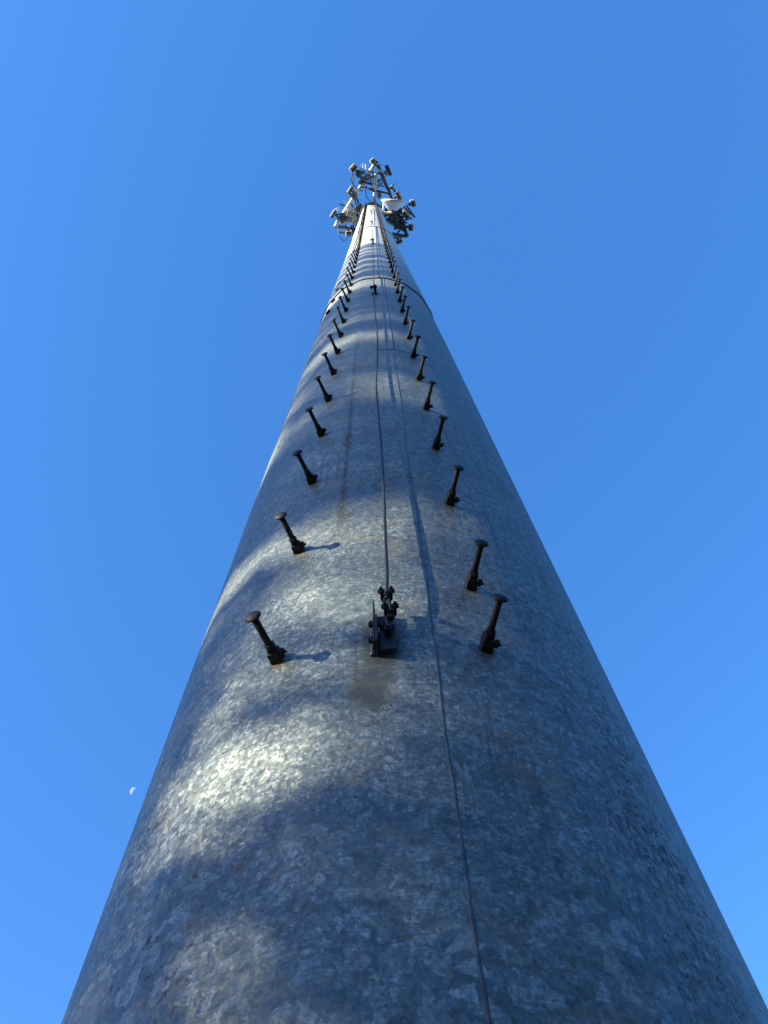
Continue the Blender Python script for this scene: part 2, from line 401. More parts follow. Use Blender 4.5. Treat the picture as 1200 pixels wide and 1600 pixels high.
s1 = section(JOINTS[0], JOINTS[1] + 0.6, True, 0.014)
s2 = section(JOINTS[1], JOINTS[2] + 0.6, True, 0.014)
s3 = section(JOINTS[2], ZTOP, True, 0.014)
# long weld seam on the bend right of the cable, with its uneven bead
def seam(par, z0, z1, off):
    bm = bmesh.new(); pts = []; rr = []
    z = z0; ph = VERT0
    while z <= z1:
        w = 0.0035 * math.sin(z * 3.1) + 0.002 * math.sin(z * 11.0)
        pts.append(on_pole(ph, z, -0.0022 + off, w)); rr.append(0.0042 + 0.0016 * random.random()); z += 0.05 if z < 4 else 0.15
    tube(bm, pts, rr, 8); build('weld_seam', bm, WELD, par, True)
seam(s0, -EYE + 0.06, 6.35, 0.0)
def seam2(par, z0, z1, off):
    bm = bmesh.new(); z = z0; pts = []
    while z < z1: pts.append(on_pole(VERT0 + R(0.25), z, -0.001 + off)); z += 0.4
    pts.append(on_pole(VERT0 + R(0.25), z1, off)); tube(bm, pts, 0.006, 6); build('weld_seam', bm, WELD, par, True)
seam2(s0, 6.36, JOINTS[0] - 0.03, 0.0); seam2(s1, JOINTS[0] + 0.01, JOINTS[1] - 0.03, 0.010); seam2(s2, JOINTS[1] + 0.01, JOINTS[2] - 0.03, 0.008); seam2(s3, JOINTS[2] + 0.01, ZTOP - 0.02, 0.006)
# thin ring weld where two plates of the lowest section meet
def ring_weld(par, z, off, p0, p1, r=0.0035):
    bm = bmesh.new(); tube(bm, [on_pole(R(a), z, off) for a in np.arange(p0, p1, 1.0)], r, 6); build('ring_weld', bm, LIP, par, True)
ring_weld(s0, 6.35, 0.0, -1, 25)
# jacking nuts left of the joint and its mirror behind
for (phd, z) in ((-43, 12.9), (-43, 12.1), (-44, 11.0), (-46, 10.15), (137, 12.9), (137, 12.1), (137, 11.0), (137, 10.15)):
    ph = R(phd); bm = bmesh.new(); a = on_pole(ph, z, 0.0)
    n = Vector((math.sin(ph), -math.cos(ph), 0)); rod(bm, a - n * 0.01, a + n * 0.03, 0.038, 6)
    build('jacking_nut', bm, DARKZ, s0 if z < 11.4 else s1)
# flange and anchor bolts at the foot
bm = bmesh.new(); lathe(bm, [(0.5, EYE * 0), (1.22, 0.0), (1.22, 0.06), (0.5, 0.06)], Matrix.Translation(AX + Vector((0, 0, 0.16))), 48)
build('base_flange', bm, STEELG, pole)
bm = bmesh.new(); lathe(bm, [(0.05, -0.4), (1.5, -0.4), (1.5, 0.155), (0.05, 0.155)], Matrix.Translation(AX), 64)
tag(build('concrete_foundation', bm, CONC), 'round grey concrete foundation pad under the steel monopole', 'foundation')
bm = bmesh.new(); lathe(bm, [(0.0, ZTOP + EYE + 0.02), (rad(ZTOP) + 0.06, ZTOP + EYE + 0.02), (rad(ZTOP) + 0.06, ZTOP + EYE + 0.07), (0.0, ZTOP + EYE + 0.07)], Matrix.Translation(AX), 36)
build('top_plate', bm, STEELG, pole)

# step bolts ------------------------------------------------------------
def bolt_proto():
    bm = bmesh.new(); rod(bm, (0, 0, -0.01), (0, 0, 0.178), 0.0115, 14)
    shank = build('step_bolt', bm, BOLT, pole)
    for p in shank.data.polygons: p.use_smooth = len(p.vertices) == 4
    shank.data.transform(Matrix.Translation(wloc(pole)))          # authored in its own frame
    subs = []
    bm = bmesh.new(); lathe(bm, [(0.0, 0.176), (0.021, 0.176), (0.0262, 0.1775), (0.0266, 0.1795), (0.023, 0.1835), (0.016, 0.1865), (0.008, 0.1880), (0.0, 0.1885)], None, 20)
    subs.append(('bolt_head', bm, DARKZ, True))
    bm = bmesh.new(); box(bm, (0, 0, 0.019), (0.042, 0.038, 0.040), None, 0.004); box(bm, (0.004, 0, 0.046), (0.030, 0.030, 0.020), Matrix.Rotation(0.25, 4, 'Z'), 0.002)
    lathe(bm, [(0.0, 0.054), (0.0165, 0.054), (0.0165, 0.068), (0.0, 0.068)], None, 6)
    subs.append(('clip_block', bm, BOLT, False))
    bm = bmesh.new(); lathe(bm, [(0.006, -0.006), (0.015, -0.006), (0.015, 0.006), (0.006, 0.006)], frame((-0.006, -0.027, 0.026), (0.1, 1, 0.2)), 6)
    rod(bm, (-0.006, -0.042, 0.024), (-0.006, 0.0, 0.027), 0.005, 8)
    subs.append(('side_nut', bm, DARKZ, False))
    bm = bmesh.new(); lathe(bm, [(0.0, -0.002), (0.027, -0.002), (0.027, 0.002), (0.0, 0.002)], None, 16)
    subs.append(('washer', bm, BRACK, False))
    out = []
    for nm, b, mt, sm in subs:
        me = bpy.data.meshes.new(nm); b.to_mesh(me); b.free(); me.materials.append(mt)
        for p in me.polygons: p.use_smooth = sm
        o = bpy.data.objects.new(nm, me); col.objects.link(o); o.parent = shank; out.append(o)
    return shank, out
shank, subs = bolt_proto()
def set_bolt(o, ph, z, az, tilt):
    off = 0.012 if z > JOINTS[0] else 0.0
    P = on_pole(ph, z, off) - wloc(pole)
    d = Vector((math.sin(az) * math.cos(tilt), -math.cos(az) * math.cos(tilt), math.sin(tilt)))
    o.matrix_local = frame(P, d, Vector((0, 0, 1)))
spots = []
k = 0
for i in range(59):
    z = 2.022 + i * 0.768
    if z > 46.3: break
    spots.append((R(-23.3), z, R(-17.5 - min(4, i * .3) + random.uniform(-1.5, 1.5)), R(-3 - min(6, i * 1.5) + random.uniform(-2.2, 2.2))))
spots.append((R(18.3), 1.985, R(13.5), R(3)))
for i in range(59):
    z = 2.375 + i * 0.768
    if z > 46.3: break
    spots.append((R(18.3), z, R(13 + min(3.5, i * .3) + random.uniform(-1.5, 1.5)), R(-3 - min(6, i * 1.5) + random.uniform(-2.2, 2.2))))
for i, sp in enumerate(spots):
    if i == 0: o = shank
    else:
        o = shank.copy(); col.objects.link(o); o.parent = pole
        for sb in subs:
            c = sb.copy(); col.objects.link(c); c.parent = o
            c.matrix_parent_inverse = Matrix.Identity(4)
    set_bolt(o, *sp)

# ------------------------------------------------------------------ safety cable and its brackets
PHC = R(-1.2)
def loc_frame(ph, z, off=0.0):
    """x = along the face to the right, y = up, z = outwards"""
    p = on_pole(ph, z, off); n = Vector((math.sin(ph), -math.cos(ph), 0)); t = Vector((math.cos(ph), math.sin(ph), 0))
    mm = Matrix.Identity(4)
    for i in range(3): mm[i][0] = t[i]; mm[i][1] = (0, 0, 1)[i]; mm[i][2] = n[i]; mm[i][3] = p[i]
    return mm
F0 = loc_frame(R(-1.0), 1.965)
ank = tag(empty('cable_bracket', F0.translation), 'lowest steel bracket with cable clamps, anchoring the safety cable above a grey smudge', 'bracket')
def part(name, mat, fn, par, smooth=False):
    bm = bmesh.new(); fn(bm); return build(name, bm, mat, par, smooth)
part('flat_leg', BRACK, lambda b: box(b, (0.004, 0.001, 0.022), (0.050, 0.132, 0.014), F0, 0.002), ank)
part('outer_leg', BRACK, lambda b: box(b, (-0.0285, 0.004, 0.034), (0.007, 0.140, 0.062), F0, 0.0015), ank)
part('tall_plate', BRACK, lambda b: box(b, (-0.0365, 0.052, 0.040), (0.005, 0.232, 0.036), F0, 0.001), ank)
part('weld_fillet', WELD, lambda b: tube(b, [F0 @ Vector((-0.044, -0.060 + 0.01 * k, 0.003)) for k in range(13)], [0.006 + 0.002 * random.random() for _ in range(13)], 6), ank)
for yy in (-0.040, 0.046):
    def side_bolt(b, yy=yy):
        lathe(b, [(0.0, 0), (0.0125, 0), (0.0125, 0.011), (0.0, 0.011)], F0 @ frame((-0.0400, yy, 0.046), (-1, 0, 0)), 6)
        rod(b, F0 @ Vector((-0.054, yy, 0.046)), F0 @ Vector((-0.02, yy, 0.046)), 0.006, 8)
    part('side_bolt', DARKZ, side_bolt, ank)
def mid_bolt(b):
    rod(b, F0 @ Vector((0.006, 0.008, 0.01)), F0 @ Vector((0.006, 0.008, 0.066)), 0.0065, 10)
    lathe(b, [(0.0, 0), (0.0135, 0), (0.0135, 0.012), (0.0, 0.012)], F0 @ frame((0.006, 0.008, 0.046), (0, 0, 1)), 6)
    lathe(b, [(0.0, 0), (0.0135, 0), (0.0135, 0.010), (0.0, 0.010)], F0 @ frame((0.006, 0.008, 0.0285), (0, 0, 1)), 6)
part('middle_bolt', DARKZ, mid_bolt, ank)
part('hanger_rod', BRACK, lambda b: rod(b, F0 @ Vector((0.006, 0.03, 0.045)), F0 @ Vector((0.010, 0.165, 0.064)), 0.008, 10), ank)
part('hanger_plate', DARKZ, lambda b: box(b, (-0.010, 0.072, 0.036), (0.044, 0.050, 0.010), F0, 0.001), ank)
def saddle(yc, xc):
    h = part('cable_clamp', DARKZ, lambda b: (box(b, (xc, yc, 0.064), (0.040, 0.016, 0.018), F0, 0.004), box(b, (xc, yc - 0.016, 0.060), (0.024, 0.026, 0.016), F0, 0.004)), ank)
    def ub(b):
        for sx in (-1, 1):
            rod(b, F0 @ Vector((xc + sx * 0.0155, yc, 0.06)), F0 @ Vector((xc + sx * 0.0165, yc + 0.004, 0.100)), 0.0048, 8)
        tube(b, [F0 @ Vector((xc + 0.0155 * math.cos(a), yc - 0.0, 0.059 - 0.013 * math.sin(a))) for a in np.linspace(0, math.pi, 9)], 0.0048, 6)
    part('u_bolt', DARKZ, ub, h)
    for sx in (-1, 1):
        part('nut', DARKZ, lambda b, sx=sx: lathe(b, [(0.0, 0), (0.0112, 0), (0.0135, 0.004), (0.0125, 0.012), (0.0, 0.012)], F0 @ frame((xc + sx * 0.016, yc + 0.003, 0.078), (0, 0.1, 1)), 6), h)
saddle(0.080, 0.016); saddle(0.175, 0.006)
def tail(b): tube(b, smooth_path([F0 @ Vector(p) for p in ((0.006, 0.19, 0.072), (0.014, 0.14, 0.068), (0.018, 0.09, 0.066), (0.016, 0.05, 0.05))], 6), 0.005, 8)
part('cable_tail', CABLE, tail, ank, True)

GUIDES = [9.75, 18.0, 26.0, 34.3, 43.0]
ctrl = [F0 @ Vector((0.006, 0.15, 0.072))]
for ph, z, o in ((-0.35, 2.266, .078), (-0.35, 2.52, .076), (-0.3, 3.27, .068), (-0.6, 3.83, .065), (-1.45, 4.92, .060), (-0.75, 5.7, .05), (-0.15, 6.5, .044), (-0.5, 7.3, .05), (-1.15, 8.2, .057), (-1.25, 9.0, .06)):
    ctrl.append(on_pole(R(ph), z, o))
for z in GUIDES: ctrl += [on_pole(PHC, z, 0.062), on_pole(PHC + R(0.2), z + 4, 0.062)]
ctrl = [c for c in ctrl if c.z < ZTOP + EYE - 0.5] + [on_pole(PHC, ZTOP - 0.4, 0.062)]
bm = bmesh.new(); tube(bm, smooth_path(ctrl, 10), 0.0062, 8)
tag(build('safety_cable', bm, CABLE, None, True), 'thin steel safety climb cable running up the middle of the pole from the lowest bracket', 'cable')
glab = ['black cable guide just below the dark joint line of the pole', 'black cable guide between the dark joint line and the second ring joint', 'small cable guide right beside the second ring joint of the pole', 'small cable guide below the third ring joint near the antennas', 'topmost tiny cable guide under the antenna platform']
for gi, z in enumerate(GUIDES):
    F = loc_frame(PHC, z, 0.012 if z > 11.4 else 0.0)
    g = tag(empty('cable_guide', F.translation), glab[gi], 'cable guide', 'guides holding the safety cable')
    part('foot_plate', DARKZ, lambda b: box(b, (0.004, 0.0, 0.006), (0.075, 0.16, 0.010), F, 0.001), g)
    part('stand_off', DARKZ, lambda b: (box(b, (0.016, 0.0, 0.045), (0.030, 0.05, 0.075), F, 0.002),), g)
    part('jaw', DARKZ, lambda b: (box(b, (-0.002, 0.0, 0.090), (0.085, 0.06, 0.022), F, 0.003), box(b, (-0.030, -0.02, 0.073), (0.022, 0.03, 0.022), F, 0.002)), g)
    part('guide_bolt', DARKZ, lambda b: rod(b, F @ Vector((0.016, 0, 0.09)), F @ Vector((0.016, 0.0, 0.118)), 0.010, 6), g)

# ------------------------------------------------------------------ antenna platform at the top
def W(x, y, z): return Vector((x, y, z + EYE))
ZP = 46.5
CA, CB, CC = (0.38, -0.57), (-2.13, 2.69), (1.99, 3.42)
cen = (0.08, 1.85)
plat = tag(empty('antenna_platform', W(cen[0], cen[1], ZP)), 'triangular galvanised antenna platform with round support arms on top of the monopole', 'platform')
def lerp(a, b, t): return (a[0] + (b[0] - a[0]) * t, a[1] + (b[1] - a[1]) * t)
def beam(bm, p, q, z, w, h, z2=None):
    a, b = W(*p, z), W(*q, z if z2 is None else z2); F = frame((a + b) / 2, b - a, Vector((0, 0, 1)))
    box(bm, (0, 0, 0), (h, w, (b - a).length), F, 0.006)
for p0, p1 in (((0.16, 1.50), (0.35, -0.02)), ((-0.50, 2.22), (-1.68, 2.50)), ((0.75, 2.42), (1.58, 3.02))):
    part('support_arm', STEELW, lambda b: rod(b, W(*p0, 46.1), W(*p1, 46.1), 0.095, 18), plat, False)
    part('arm_end_plate', STEELG, lambda b: box(b, (0, 0, 0), (0.30, 0.30, 0.03), frame(W(*p1, 46.1), W(*p1, 46.1) - W(*p0, 46.1)), 0.004), plat)
part('pole_collar', STEELG, lambda b: lathe(b, [(rad(45.6) + 0.03, 45.55 + EYE), (rad(45.6) + 0.13, 45.55 + EYE), (rad(45.6) + 0.13, 46.5 + EYE), (rad(45.6) + 0.03, 46.5 + EYE)], Matrix.Translation(AX), 36), plat)
for a, b_ in ((CA, CB), (CA, CC), (CB, CC)):
    part('face_beam', STEELW if (a, b_) == (CA, CB) else STEELG, lambda b: rod(b, W(*a, ZP), W(*b_, ZP), 0.10 if a is CA else 0.075, 12), plat)  # sunlit beam gets pale steel, the others dark: light put into colour
    part('hand_rail', STEELG, lambda b: rod(b, W(*lerp(a, b_, -0.02), ZP + 1.25), W(*lerp(a, b_, 1.02), ZP + 1.25), 0.04, 10), plat)
for me_, o1, o2 in ((CA, CB, CC), (CB, CA, CC), (CC, CA, CB)):
    part('corner_brace', STEELG, lambda b: beam(b, lerp(me_, o1, 0.38), lerp(me_, o2, 0.42), ZP - 0.02, 0.10, 0.10), plat)
    part('corner_brace', STEELG, lambda b: beam(b, lerp(me_, o1, 0.16), lerp(me_, o2, 0.16), ZP - 0.02, 0.08, 0.08), plat)
    for t in (0.2, 0.38):
        q = lerp(me_, o1, t); part('diagonal_brace', STEELG, lambda b: rod(b, W(*q, ZP), W(*lerp(cen, me_, 0.38), 46.0), 0.03, 8), plat)
        q2 = lerp(me_, o2, t + 0.04); part('diagonal_brace', STEELG, lambda b: rod(b, W(*q2, ZP), W(*lerp(cen, me_, 0.38), 46.0), 0.03, 8), plat)
for p, q, w in (((1.14, 0.72), (1.55, 1.22), 0.06), ((1.95, 1.75), (2.43, 2.41), 0.06), ((1.80, 1.95), (2.25, 2.50), 0.05), ((1.45, 2.30), (1.99, 3.42), 0.07), ((1.0, 2.75), (2.2, 2.45), 0.05),
                ((-0.80, 1.80), (-1.0, 1.05), 0.05), ((-0.85, 1.15), (-0.55, 2.0), 0.05), ((-1.95, 3.0), (-1.1, 3.15), 0.06), ((-0.95, -0.3), (-1.0, 0.8), 0.04), ((1.2, 3.45), (1.97, 3.40), 0.06), ((0.95, 0.1), (0.35, 0.5), 0.05)):
    part('side_rail', STEELG, lambda b: rod(b, W(*p, ZP + 0.1), W(*q, ZP + 0.1), w, 8), plat)
# lattice of thin rods standing up near the front corner
for k in range(9):
    x = -0.55 + k * 0.085; part('thin_rod', STEELW if k % 2 else STEELG, lambda b: rod(b, W(x + 0.05, -0.25 + 0.02 * k, 46.4), W(x * 0.8, -0.52 + 0.012 * k * k * 0.5, 48.2 + 0.1 * (k % 3)), 0.030, 6), plat)
part('grating', STEELG, lambda b: [beam(b, (-0.42 + 0.11 * k, -0.05 + 0.05 * k), (-0.20 + 0.11 * k, 0.42 + 0.03 * k), ZP - 0.05, 0.03, 0.05) for k in range(9)] , plat)
part('grating_edge', STEELG, lambda b: (beam(b, (-0.45, -0.05), (0.5, 0.35), ZP - 0.1, 0.05, 0.05), beam(b, (-0.25, 0.45), (0.75, 0.72), ZP - 0.1, 0.06, 0.05)), plat)

def antenna(name, label, p, face, w, d, h, z0, rad_m, group='panel antennas on the platform', dark=True, small=False):
    """upright panel antenna: face = outward angle from -Y towards +X"""
    n = Vector((math.sin(face), -math.cos(face), 0)); t = Vector((math.cos(face), math.sin(face), 0))
    M = Matrix.Identity(4)
    for i in range(3): M[i][0] = t[i]; M[i][1] = n[i]; M[i][2] = (0, 0, 1)[i]; M[i][3] = W(*p, z0)[i]
    a = tag(empty(name, M.translation), label, 'antenna', group)
    part('radome', rad_m, lambda b: box(b, (0, 0, h / 2), (w, d, h), M, min(w, d) * 0.22), a)
    part('end_cap', CAPM if dark else RRUD, lambda b: box(b, (0, -d * 0.17, -0.02), (w * 0.90, d * 0.6, 0.05), M, 0.008), a)
    def conn(b):
        for k in range(4): rod(b, M @ Vector((-w * 0.33 + k * w * 0.22, 0.02 * (-1) ** k, -0.04)), M @ Vector((-w * 0.33 + k * w * 0.22, 0.02 * (-1) ** k, -0.13)), 0.018, 8)
    part('connectors', STEELW, conn, a)
    part('mount_pipe', STEELG, lambda b: rod(b, M @ Vector((0, -d / 2 - 0.14, -0.25)), M @ Vector((0, -d / 2 - 0.14, h + 0.15)), 0.036, 10), a)
    for zz in (0.25, h - 0.3):
        part('tilt_bracket', STEELG, lambda b: box(b, (0, -d / 2 - 0.07, zz), (0.10, 0.16, 0.08), M, 0.004), a)
AB = R(-52); AC = R(68); BC = R(170)
ants = [
 ('white edged panel antenna jutting out furthest to the left of the tower', (-2.15, 1.98), AB, .50, .20, 1.9, 45.8, RADOME, 'm'),
 ('dark bottomed panel antenna halfway up the left side of the platform', (-1.14, .80), AB, .46, .20, 1.9, 45.8, RADOME, 'm'),
 ('stubby ivory antenna at the upper left end of the platform', (-0.90, -.30), AB + R(10), .42, .30, 1.2, 45.8, RADOMEY, 'm'),
 ('small round-edged antenna at the very top tip of the platform', (0.18, -.62), AB + R(20), .30, .22, 1.5, 45.8, RADOME, 'm'),
 ('dark panel antenna facing right near the top tip of the platform', (1.02, -.10), AC, .58, .20, 1.6, 45.9, CAPM, 'm'),
 ('tiny antenna clamped midway along the right side beam', (1.22, .78), AC, .22, .14, 0.8, 46.3, RADOME, 'm'),
 ('dark antenna with white top right above the white dish', (1.55, 1.22), AC, .44, .26, 2.0, 45.7, RADOME, 'm'),
 ('white topped antenna furthest to the right of the tower', (2.36, 1.66), AC + R(10), .34, .26, 1.9, 45.9, RADOME, 'm'),
 ('dark antenna with white top below right of the dish', (1.92, 2.22), AC - R(15), .46, .30, 1.9, 45.7, RADOME, 'm'),
 ('blunt dark antenna at the lower right corner of the platform', (2.18, 2.90), AC + R(25), .38, .30, 1.3, 45.8, RADOME, 'm'),
 ('lowest dark panel antenna on the right, tucked against the pole edge', (1.45, 3.66), BC - R(12), .46, .22, 1.9, 45.8, RADOME, 'm'),
 ('left of the two white bottomed antennas low on the left side', (-1.36, 3.08), BC + R(15), .34, .28, 1.8, 45.8, RADOME, 'm'),
 ('right of the two white bottomed antennas low on the left side', (-0.92, 3.10), BC + R(12), .34, .28, 1.8, 45.8, RADOME, 'm'),
]
for lab, p, fa, w, d, h, z0, rm, _ in ants: antenna('panel_antenna', lab, p, fa, w, d, h, z0, rm)

def radio(label, p, ang, w, d, h, z0, mt, fins=True):
    M = Matrix.Translation(W(*p, z0)) @ Matrix.Rotation(ang, 4, 'Z')
    a = tag(empty('radio_unit', M.translation), label, 'radio unit', 'remote radio units on the platform')
    part('housing', mt, lambda b: box(b, (0, 0, h / 2), (w, d, h), M, 0.02), a)
    part('cooling_fins', mt, lambda b: [box(b, (-w * 0.4 + k * w * 0.16, -d / 2 - 0.03, h / 2), (0.02, 0.06, h * 0.9), M) for k in range(6)], a)
    part('bottom_slots', CAPM, lambda b: [box(b, (-w * 0.3 + k * w * 0.2, d * 0.1 * (-1) ** k, -0.006), (w * 0.08, d * 0.45, 0.02), M) for k in range(4)], a)
    part('lower_bracket', STEELG, lambda b: box(b, (0, d / 2 + 0.04, h * 0.3), (w * 0.4, 0.07, 0.08), M), a)
radio('large pale radio unit with dark slots above the left support arm', (-1.13, 2.02), R(20), .52, .42, .7, 45.9, RRU)
radio('pale radio unit just below the left support arm', (-0.93, 2.44), R(-15), .42, .34, .6, 45.8, RRU)
radio('grey radio unit between the left side of the platform and pole', (-0.72, 1.80), R(35), .40, .28, .6, 46.0, RRUD)
radio('grey radio unit at the outer end of the left support arm', (-1.60, 2.28), R(-30), .46, .34, .6, 46.0, RRUD)
radio('grey radio unit beside the stubby ivory antenna', (-0.60, 0.02), R(-40), .36, .26, .6, 45.9, RRUD)
radio('grey radio unit on the left just under the halfway panel antenna', (-0.95, 1.12), R(-50), .30, .24, .5, 45.9, RRUD)
radio('dark radio unit hanging right of the upper support arm, over the pole', (0.46, 1.15), R(10), .24, .20, .5, 45.9, RRUD)
radio('grey radio unit directly below the white dish', (0.90, 2.05), R(25), .40, .28, .6, 45.9, RRUD)
radio('dark radio unit in the middle of the lower right cluster', (1.18, 2.40), R(-20), .42, .34, .6, 45.9, RRUD)
radio('dark radio unit near the end of the right support arm', (1.40, 2.72), R(40), .36, .28, .6, 45.8, RRUD)
radio('dark radio unit to the right of the middle one in the lower right cluster', (1.55, 2.02), R(15), .34, .26, .6, 45.9, RRUD)

# clamps, stubs and short pipes that crowd the platform
def clutter(p, ang, z, L, w, mt, nm='bracket_arm'):
    d = Vector((math.sin(ang), -math.cos(ang), 0)) * L
    part(nm, mt, lambda b: rod(b, W(*p, z), W(*p, z) + d, w, 8), plat)
for (p, an, z, L, w, mt) in (
    ((-2.0, 2.15), 2.2, 46.1, .45, .05, STEELG), ((-2.05, 2.5), 0.6, 46.2, .5, .06, STEELW), ((-1.85, 2.05), 1.4, 46.3, .55, .05, STEELG), ((-1.7, 1.9), -0.8, 46.4, .35, .04, STEELW),
    ((-1.5, 1.62), -1.2, 46.4, .30, .05, STEELG), ((-1.35, 1.5), -0.9, 46.4, .25, .04, STEELW), ((-1.1, 1.05), -1.1, 46.3, .35, .06, STEELG), ((-1.05, .95), 1.0, 46.3, .40, .05, STEELW),
    ((-0.75, -.15), 1.7, 46.3, .50, .05, STEELG), ((-0.7, -.05), 2.6, 46.2, .6, .04, STEELG), ((-0.3, .35), 1.2, 46.2, .7, .06, STEELG), ((-0.45, .40), 1.9, 46.1, .55, .05, BLACK),
    ((0.3, -.5), 1.9, 46.4, .4, .04, STEELW), ((0.5, -.1), 2.0, 46.4, .5, .05, STEELG), ((0.75, .0), -1.0, 46.3, .35, .05, STEELW), ((1.2, .72), 1.0, 46.4, .25, .05, STEELW),
    ((1.35, 1.15), 0.9, 46.4, .3, .05, STEELG), ((2.1, 1.75), 1.2, 46.3, .4, .05, STEELG), ((1.8, 1.8), 2.4, 46.3, .6, .05, STEELG), ((1.65, 2.2), 1.4, 46.2, .4, .06, STEELW),
    ((1.0, 1.95), 2.6, 46.2, .5, .05, STEELG), ((1.1, 2.2), 0.9, 46.0, .6, .06, STEELG), ((0.85, 1.9), -2.4, 46.0, .4, .05, STEELW), ((1.3, 2.5), 1.8, 46.0, .7, .05, STEELG),
    ((1.5, 2.6), 2.7, 46.1, .55, .06, STEELG), ((1.75, 2.5), -0.6, 46.2, .5, .04, STEELW), ((1.2, 2.95), 1.3, 46.0, .6, .05, STEELG), ((1.3, 3.3), 2.2, 46.0, .4, .05, STEELW),
    ((-1.5, 2.9), 1.0, 46.0, .5, .05, STEELG), ((-1.2, 2.75), 2.8, 46.1, .45, .06, BLACK), ((-0.95, 2.8), 1.9, 46.0, .4, .05, STEELG), ((-0.75, 2.1), 1.3, 46.2, .45, .05, STEELG)):
    clutter(p, an, z, L, w, mt)
for p, a_ in (((-1.25, 2.15), .4), ((-0.62, 1.65), 1.0), ((-0.35, .25), .2), ((-0.55, .45), .9), ((1.05, 2.2), .5), ((1.3, 2.15), 1.2), ((1.55, 2.35), .1), ((0.95, 2.45), .8), ((1.75, 2.75), .6), ((0.72, 2.2), .3)):
    part('junction_box', RRUD, lambda b: box(b, (0, 0, 0), (.26, .18, .30), Matrix.Translation(W(*p, 46.15)) @ Matrix.Rotation(a_, 4, 'Z'), 0.02), plat)

# coil of spare cable on the inner brace
cc = W(-0.09, 0.66, 46.25)
bm = bmesh.new()
tube(bm, [cc + Vector((0.17 * math.cos(a) * (1 - a * 0.006), 0.17 * math.sin(a) * (1 - a * 0.006), 0.006 * a)) for a in np.linspace(0, 6 * math.pi, 72)], 0.022, 6)
tag(build('cable_coil', bm, BLACK, None, True), 'round black coil of spare cable hanging above the pole top', 'cable coil')
# feeder cables from the pole top to the sectors
feeds = [((0.05, 1.6, 46.9), (-0.25, 1.2, 46.4), (-0.30, 0.7, 46.3), (-0.45, 0.2, 46.4)), ((0.35, 1.7, 46.9), (0.9, 1.7, 46.2), (1.2, 2.2, 46.1), (1.9, 2.3, 45.9)),
         ((-0.3, 1.9, 46.9), (-0.8, 1.9, 46.2), (-1.3, 2.2, 45.9), (-2.0, 2.0, 45.8)), ((-0.45, 0.9, 46.2), (-0.9, 0.6, 46.0), (-1.05, 0.2, 45.7), (-0.85, -0.2, 45.8)),
         ((0.3, 2.6, 46.9), (0.9, 3.0, 46.2), (1.2, 3.2, 45.9), (1.45, 3.5, 45.8)), ((-1.95, 2.4, 46.2), (-1.9, 3.1, 45.6), (-1.6, 3.4, 45.5), (-1.36, 3.1, 45.8))]
flab = ['black feeder cable looping to the front cluster of the platform', 'black feeder cable draped towards the right cluster', 'black feeder cable following the left support arm', 'thin black cable hanging below the stubby ivory antenna', 'black feeder cable going to the lowest right antenna', 'black cable loop hanging at the lower left corner of the platform']
for f, lb in zip(feeds, flab):
    bm = bmesh.new(); tube(bm, smooth_path([W(*q) for q in f], 8), 0.022, 6); tag(build('feeder_cable', bm, BLACK, None, True), lb, 'cable', 'feeder cables at the antennas')

# white microwave dish with a conical back, on the right of the pole
dc = W(1.20, 1.42, 44.6)
dish = tag(empty('microwave_dish', dc), 'white microwave dish with conical back mounted on the right of the pole below the platform', 'dish')
DF = frame(dc, Vector((-0.12, 1.0, -0.10)))
part('back_cone', RADOME, lambda b: lathe(b, [(0.0, -0.055), (0.50, -0.05), (0.635, -0.03), (0.655, 0.0), (0.655, 0.05), (0.60, 0.10), (0.26, 0.46), (0.22, 0.48), (0.0, 0.48)], DF, 40), dish, True)
part('rim', RADOMEY, lambda b: lathe(b, [(0.650, -0.01), (0.672, -0.01), (0.672, 0.045), (0.650, 0.045)], DF, 40), dish)
part('hub', STEELG, lambda b: rod(b, DF @ Vector((0, 0, 0.48)), DF @ Vector((0, 0, 0.62)), 0.11, 14), dish)
part('dish_mount', RADOMEY, lambda b: tube(b, smooth_path([DF @ Vector((0, 0, 0.56)), W(0.95, 2.0, 44.6), W(0.72, 2.0, 44.7), W(0.55, 1.85, 44.9)], 6), 0.07, 8), dish)
part('stiff_arm', STEELW, lambda b: rod(b, W(0.66, 1.42, 44.4), W(0.60, 1.85, 43.6), 0.035, 8), dish)

# ------------------------------------------------------------------ the half moon: only its sunlit part shows against the day sky
MD = Vector((-0.31077, 0.65129, 0.69227)).normalized(); DIST = 6000.0; MR = DIST * math.tan(R(0.29))
mc = MD * DIST + Vector((0, 0, EYE))
def moon_mat():
    N = Nodes('moon_in_daylight'); d = N.n('ShaderNodeBsdfDiffuse'); t = N.n('ShaderNodeBsdfTransparent'); a = N.n('ShaderNodeAddShader')
    f = N.noise(N.coord('Object'), 0.06, 4); N.set(d.inputs[0], N.mix(N.ramp(f, [(0.4, 0.0), (0.62, 1.0)]), (0.16, 0.19, 0.22), (0.07, 0.09, 0.11)))
    N.t.links.new(d.outputs[0], a.inputs[0]); N.t.links.new(t.outputs[0], a.inputs[1]); N.t.links.new(a.outputs[0], N.out.inputs[0]); return N.m
bm = bmesh.new(); bmesh.ops.create_uvsphere(bm, u_segments=64, v_segments=48, radius=MR)
bmesh.ops.transform(bm, matrix=frame((0, 0, 0), SUN, -MD), verts=bm.verts)
dead = [v for v in bm.verts if v.co.normalized().dot(SUN) < -0.01 or v.co.normalized().dot(-MD) < -0.03]
bmesh.ops.delete(bm, geom=dead, context='VERTS')
bmesh.ops.translate(bm, vec=mc, verts=bm.verts)
moon = tag(build('moon', bm, moon_mat(), None, True), 'small pale half moon in the blue sky left of the pole', 'moon')

